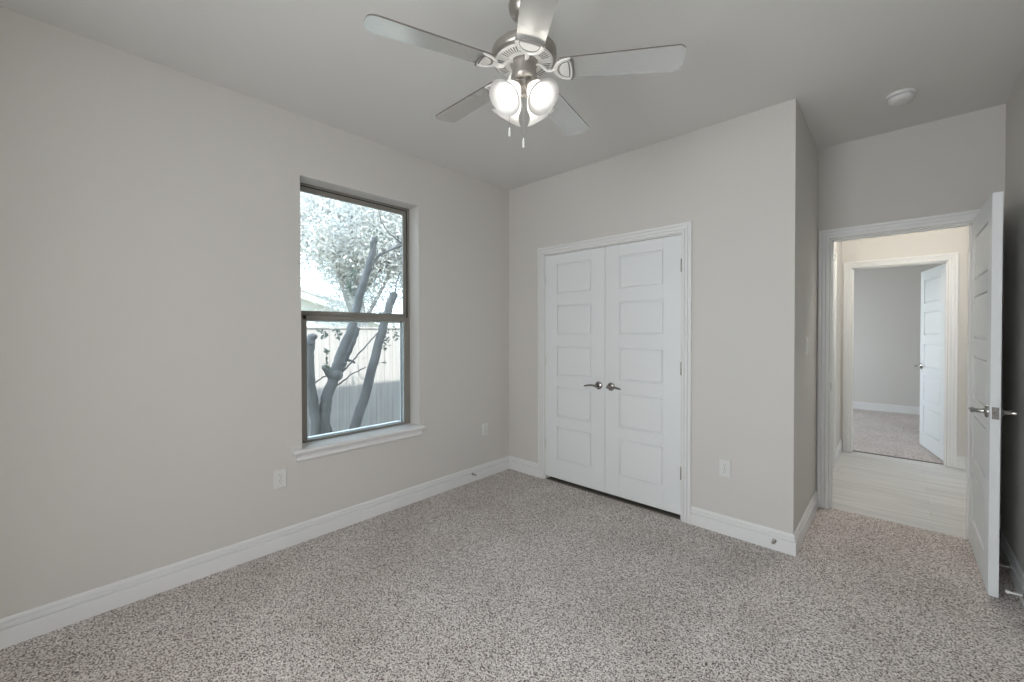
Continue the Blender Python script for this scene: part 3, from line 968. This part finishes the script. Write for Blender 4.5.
limb(b, [L(-0.625, 2.09), L(-0.487, 2.246), L(-0.331, 2.338), L(-0.166, 2.41), L(-0.02, 2.44)], 0.017, 0.009)
limb(b, [L(-0.166, 2.41), L(-0.208, 2.428), L(-0.356, 2.511), L(-0.472, 2.631), L(-0.5, 2.8)], 0.011, 0.006)
limb(b, [L(-1.12, 0.45), L(-1.07, 0.2), L(-1.03, GZ)], 0.03, 0.035)
b.build('trunk', M['bark'], tr, smooth=True)
c = trunk([L(-1.10, 0.60, -0.06), L(-1.03, 0.752, -0.1), L(-0.913, 0.937, -0.14), L(-0.81, 1.107, -0.16), L(-0.727, 1.261, -0.18), L(-0.666, 1.40, -0.2)], 0.044, 0.032, n=12)
limb(c, [L(-0.84, 1.05, -0.15), L(-0.79, 1.03, -0.16), L(-0.72, 1.0, -0.17)], 0.018, 0.012)
c.build('trunk', M['bark'], tr, smooth=True)
d = trunk([L(-0.99, GZ - 0.02), L(-0.90, 0.0), L(-0.792, 0.315), L(-0.646, 0.747), L(-0.532, 1.142), L(-0.434, 1.468), L(-0.375, 1.646), L(-0.310, 1.81)], 0.060, 0.046, n=12)
limb(d, [L(-0.33, 1.74), L(-0.285, 1.84), L(-0.27, 1.95), L(-0.22, 2.08)], 0.012, 0.006)
d.build('trunk', M['bark'], tr, smooth=True)
e = MB()
limb(e, [L(-0.99, 0.78), L(-0.834, 0.887), L(-0.669, 0.954)], 0.009, 0.006)
e.build('twig', M['bark'], tr, smooth=True)
e = MB()
limb(e, [L(-0.93, 0.93), L(-0.833, 1.02), L(-0.716, 1.149), L(-0.569, 1.293), L(-0.45, 1.40)], 0.010, 0.006)
e.build('twig', M['bark'], tr, smooth=True)
e = MB()
limb(e, [L(-1.27, 0.80), L(-1.15, 0.88), L(-1.04, 0.90)], 0.008, 0.006)
e.build('twig', M['bark'], tr, smooth=True)
def sprig(pts, n, ln, spread=0.03):
    mb = MB()
    limb(mb, pts, 0.003, 0.002, 6, 3, 0.004)
    P = [Vector(p) for p in pts]
    for i in range(n):
        k = random.randrange(len(P) - 1)
        q = P[k].lerp(P[k + 1], random.random())
        leaf_quad(mb, q + Vector([random.gauss(0, spread) for _ in range(3)]), ln, ln * 0.5)
    tag(mb.build('leaf_sprig', M['leaf_near'], tr), kind='stuff')
sprig([L(-1.13, 0.95, 0.1), L(-1.16, 1.05, 0.1), L(-1.15, 1.18, 0.1)], 24, 0.026, 0.016)
sprig([L(-0.90, 1.74, 0.1), L(-0.89, 1.90, 0.1), L(-0.86, 2.05, 0.1)], 46, 0.03, 0.028)
sprig([L(-0.55, 2.38, 0), L(-0.56, 2.46, 0), L(-0.58, 2.52, 0)], 40, 0.028, 0.05)
sprig([L(-0.43, 1.35, 0), L(-0.41, 1.25, 0), L(-0.44, 1.15, 0)], 26, 0.026, 0.024)
sprig([L(-0.30, 1.42, 0), L(-0.27, 1.33, 0), L(-0.28, 1.24, 0)], 24, 0.026, 0.02)
sprig([L(-1.15, 1.38, 0), L(-1.14, 1.33, 0), L(-1.15, 1.28, 0)], 14, 0.03, 0.02)
sprig([L(-1.0, 1.38, 0), L(-0.99, 1.34, 0), L(-0.98, 1.29, 0)], 14, 0.03, 0.02)
sprig([L(-0.56, 0.98, 0), L(-0.52, 0.99, 0), L(-0.42, 1.0, 0)], 14, 0.02, 0.012)

def back_tree(name_, loc, cr, cz, n, ln, m, label, seed):
    random.seed(seed)
    r = empty('background_tree', loc, label, 'tree', 'trees beyond the fence')
    t = MB()
    limb(t, [(0, 0, 0), (0.1, 0.05, cz * 0.35), (0.0, 0.0, cz * 0.7)], 0.17, 0.11)
    tips = []
    for k in range(9):
        a = 2 * PI * k / 9 + random.uniform(-0.3, 0.3)
        e_ = Vector((math.cos(a) * cr[0] * 0.75, math.sin(a) * cr[1] * 0.75, cz + random.uniform(-0.4, 0.7) * cr[2]))
        s_ = Vector((0, 0, cz * random.uniform(0.4, 0.7)))
        mid = s_.lerp(e_, 0.5) + Vector((0, 0, 0.25))
        limb(t, [s_, mid, e_], 0.06, 0.012)
        for j in range(3):
            f = e_ + Vector([random.gauss(0, 0.5) for _ in range(3)])
            limb(t, [mid.lerp(e_, 0.3 * j), f], 0.02, 0.006)
            tips.append(f)
    t.build('trunk', M['bark2'], r, smooth=True)
    cm = MB()
    blobs = [(Vector((random.gauss(0, cr[0] * 0.5), random.gauss(0, cr[1] * 0.5), cz + random.gauss(0, cr[2] * 0.5))), random.uniform(0.35, 0.8)) for _ in range(46)] + [(p, 0.45) for p in tips]
    for i in range(n):
        c_, rr = random.choice(blobs)
        leaf_quad(cm, c_ + Vector([random.gauss(0, rr * 0.55) for _ in range(3)]), ln * random.uniform(0.6, 1.3), ln * 0.5)
    tag(cm.build('foliage', M[m], r), kind='stuff')
back_tree('a', (-6.1, 1.5, GZ), (1.5, 1.8, 1.75), 3.9, 38000, 0.046, 'leaf_pale', 'pale leafy tree nearest beyond the fence, left in the window', 3)
back_tree('b', (-15.6, 6.0, GZ), (2.6, 3.0, 3.0), 6.6, 26000, 0.075, 'leaf_grey', 'taller pale tree farthest behind the white gabled house', 4)
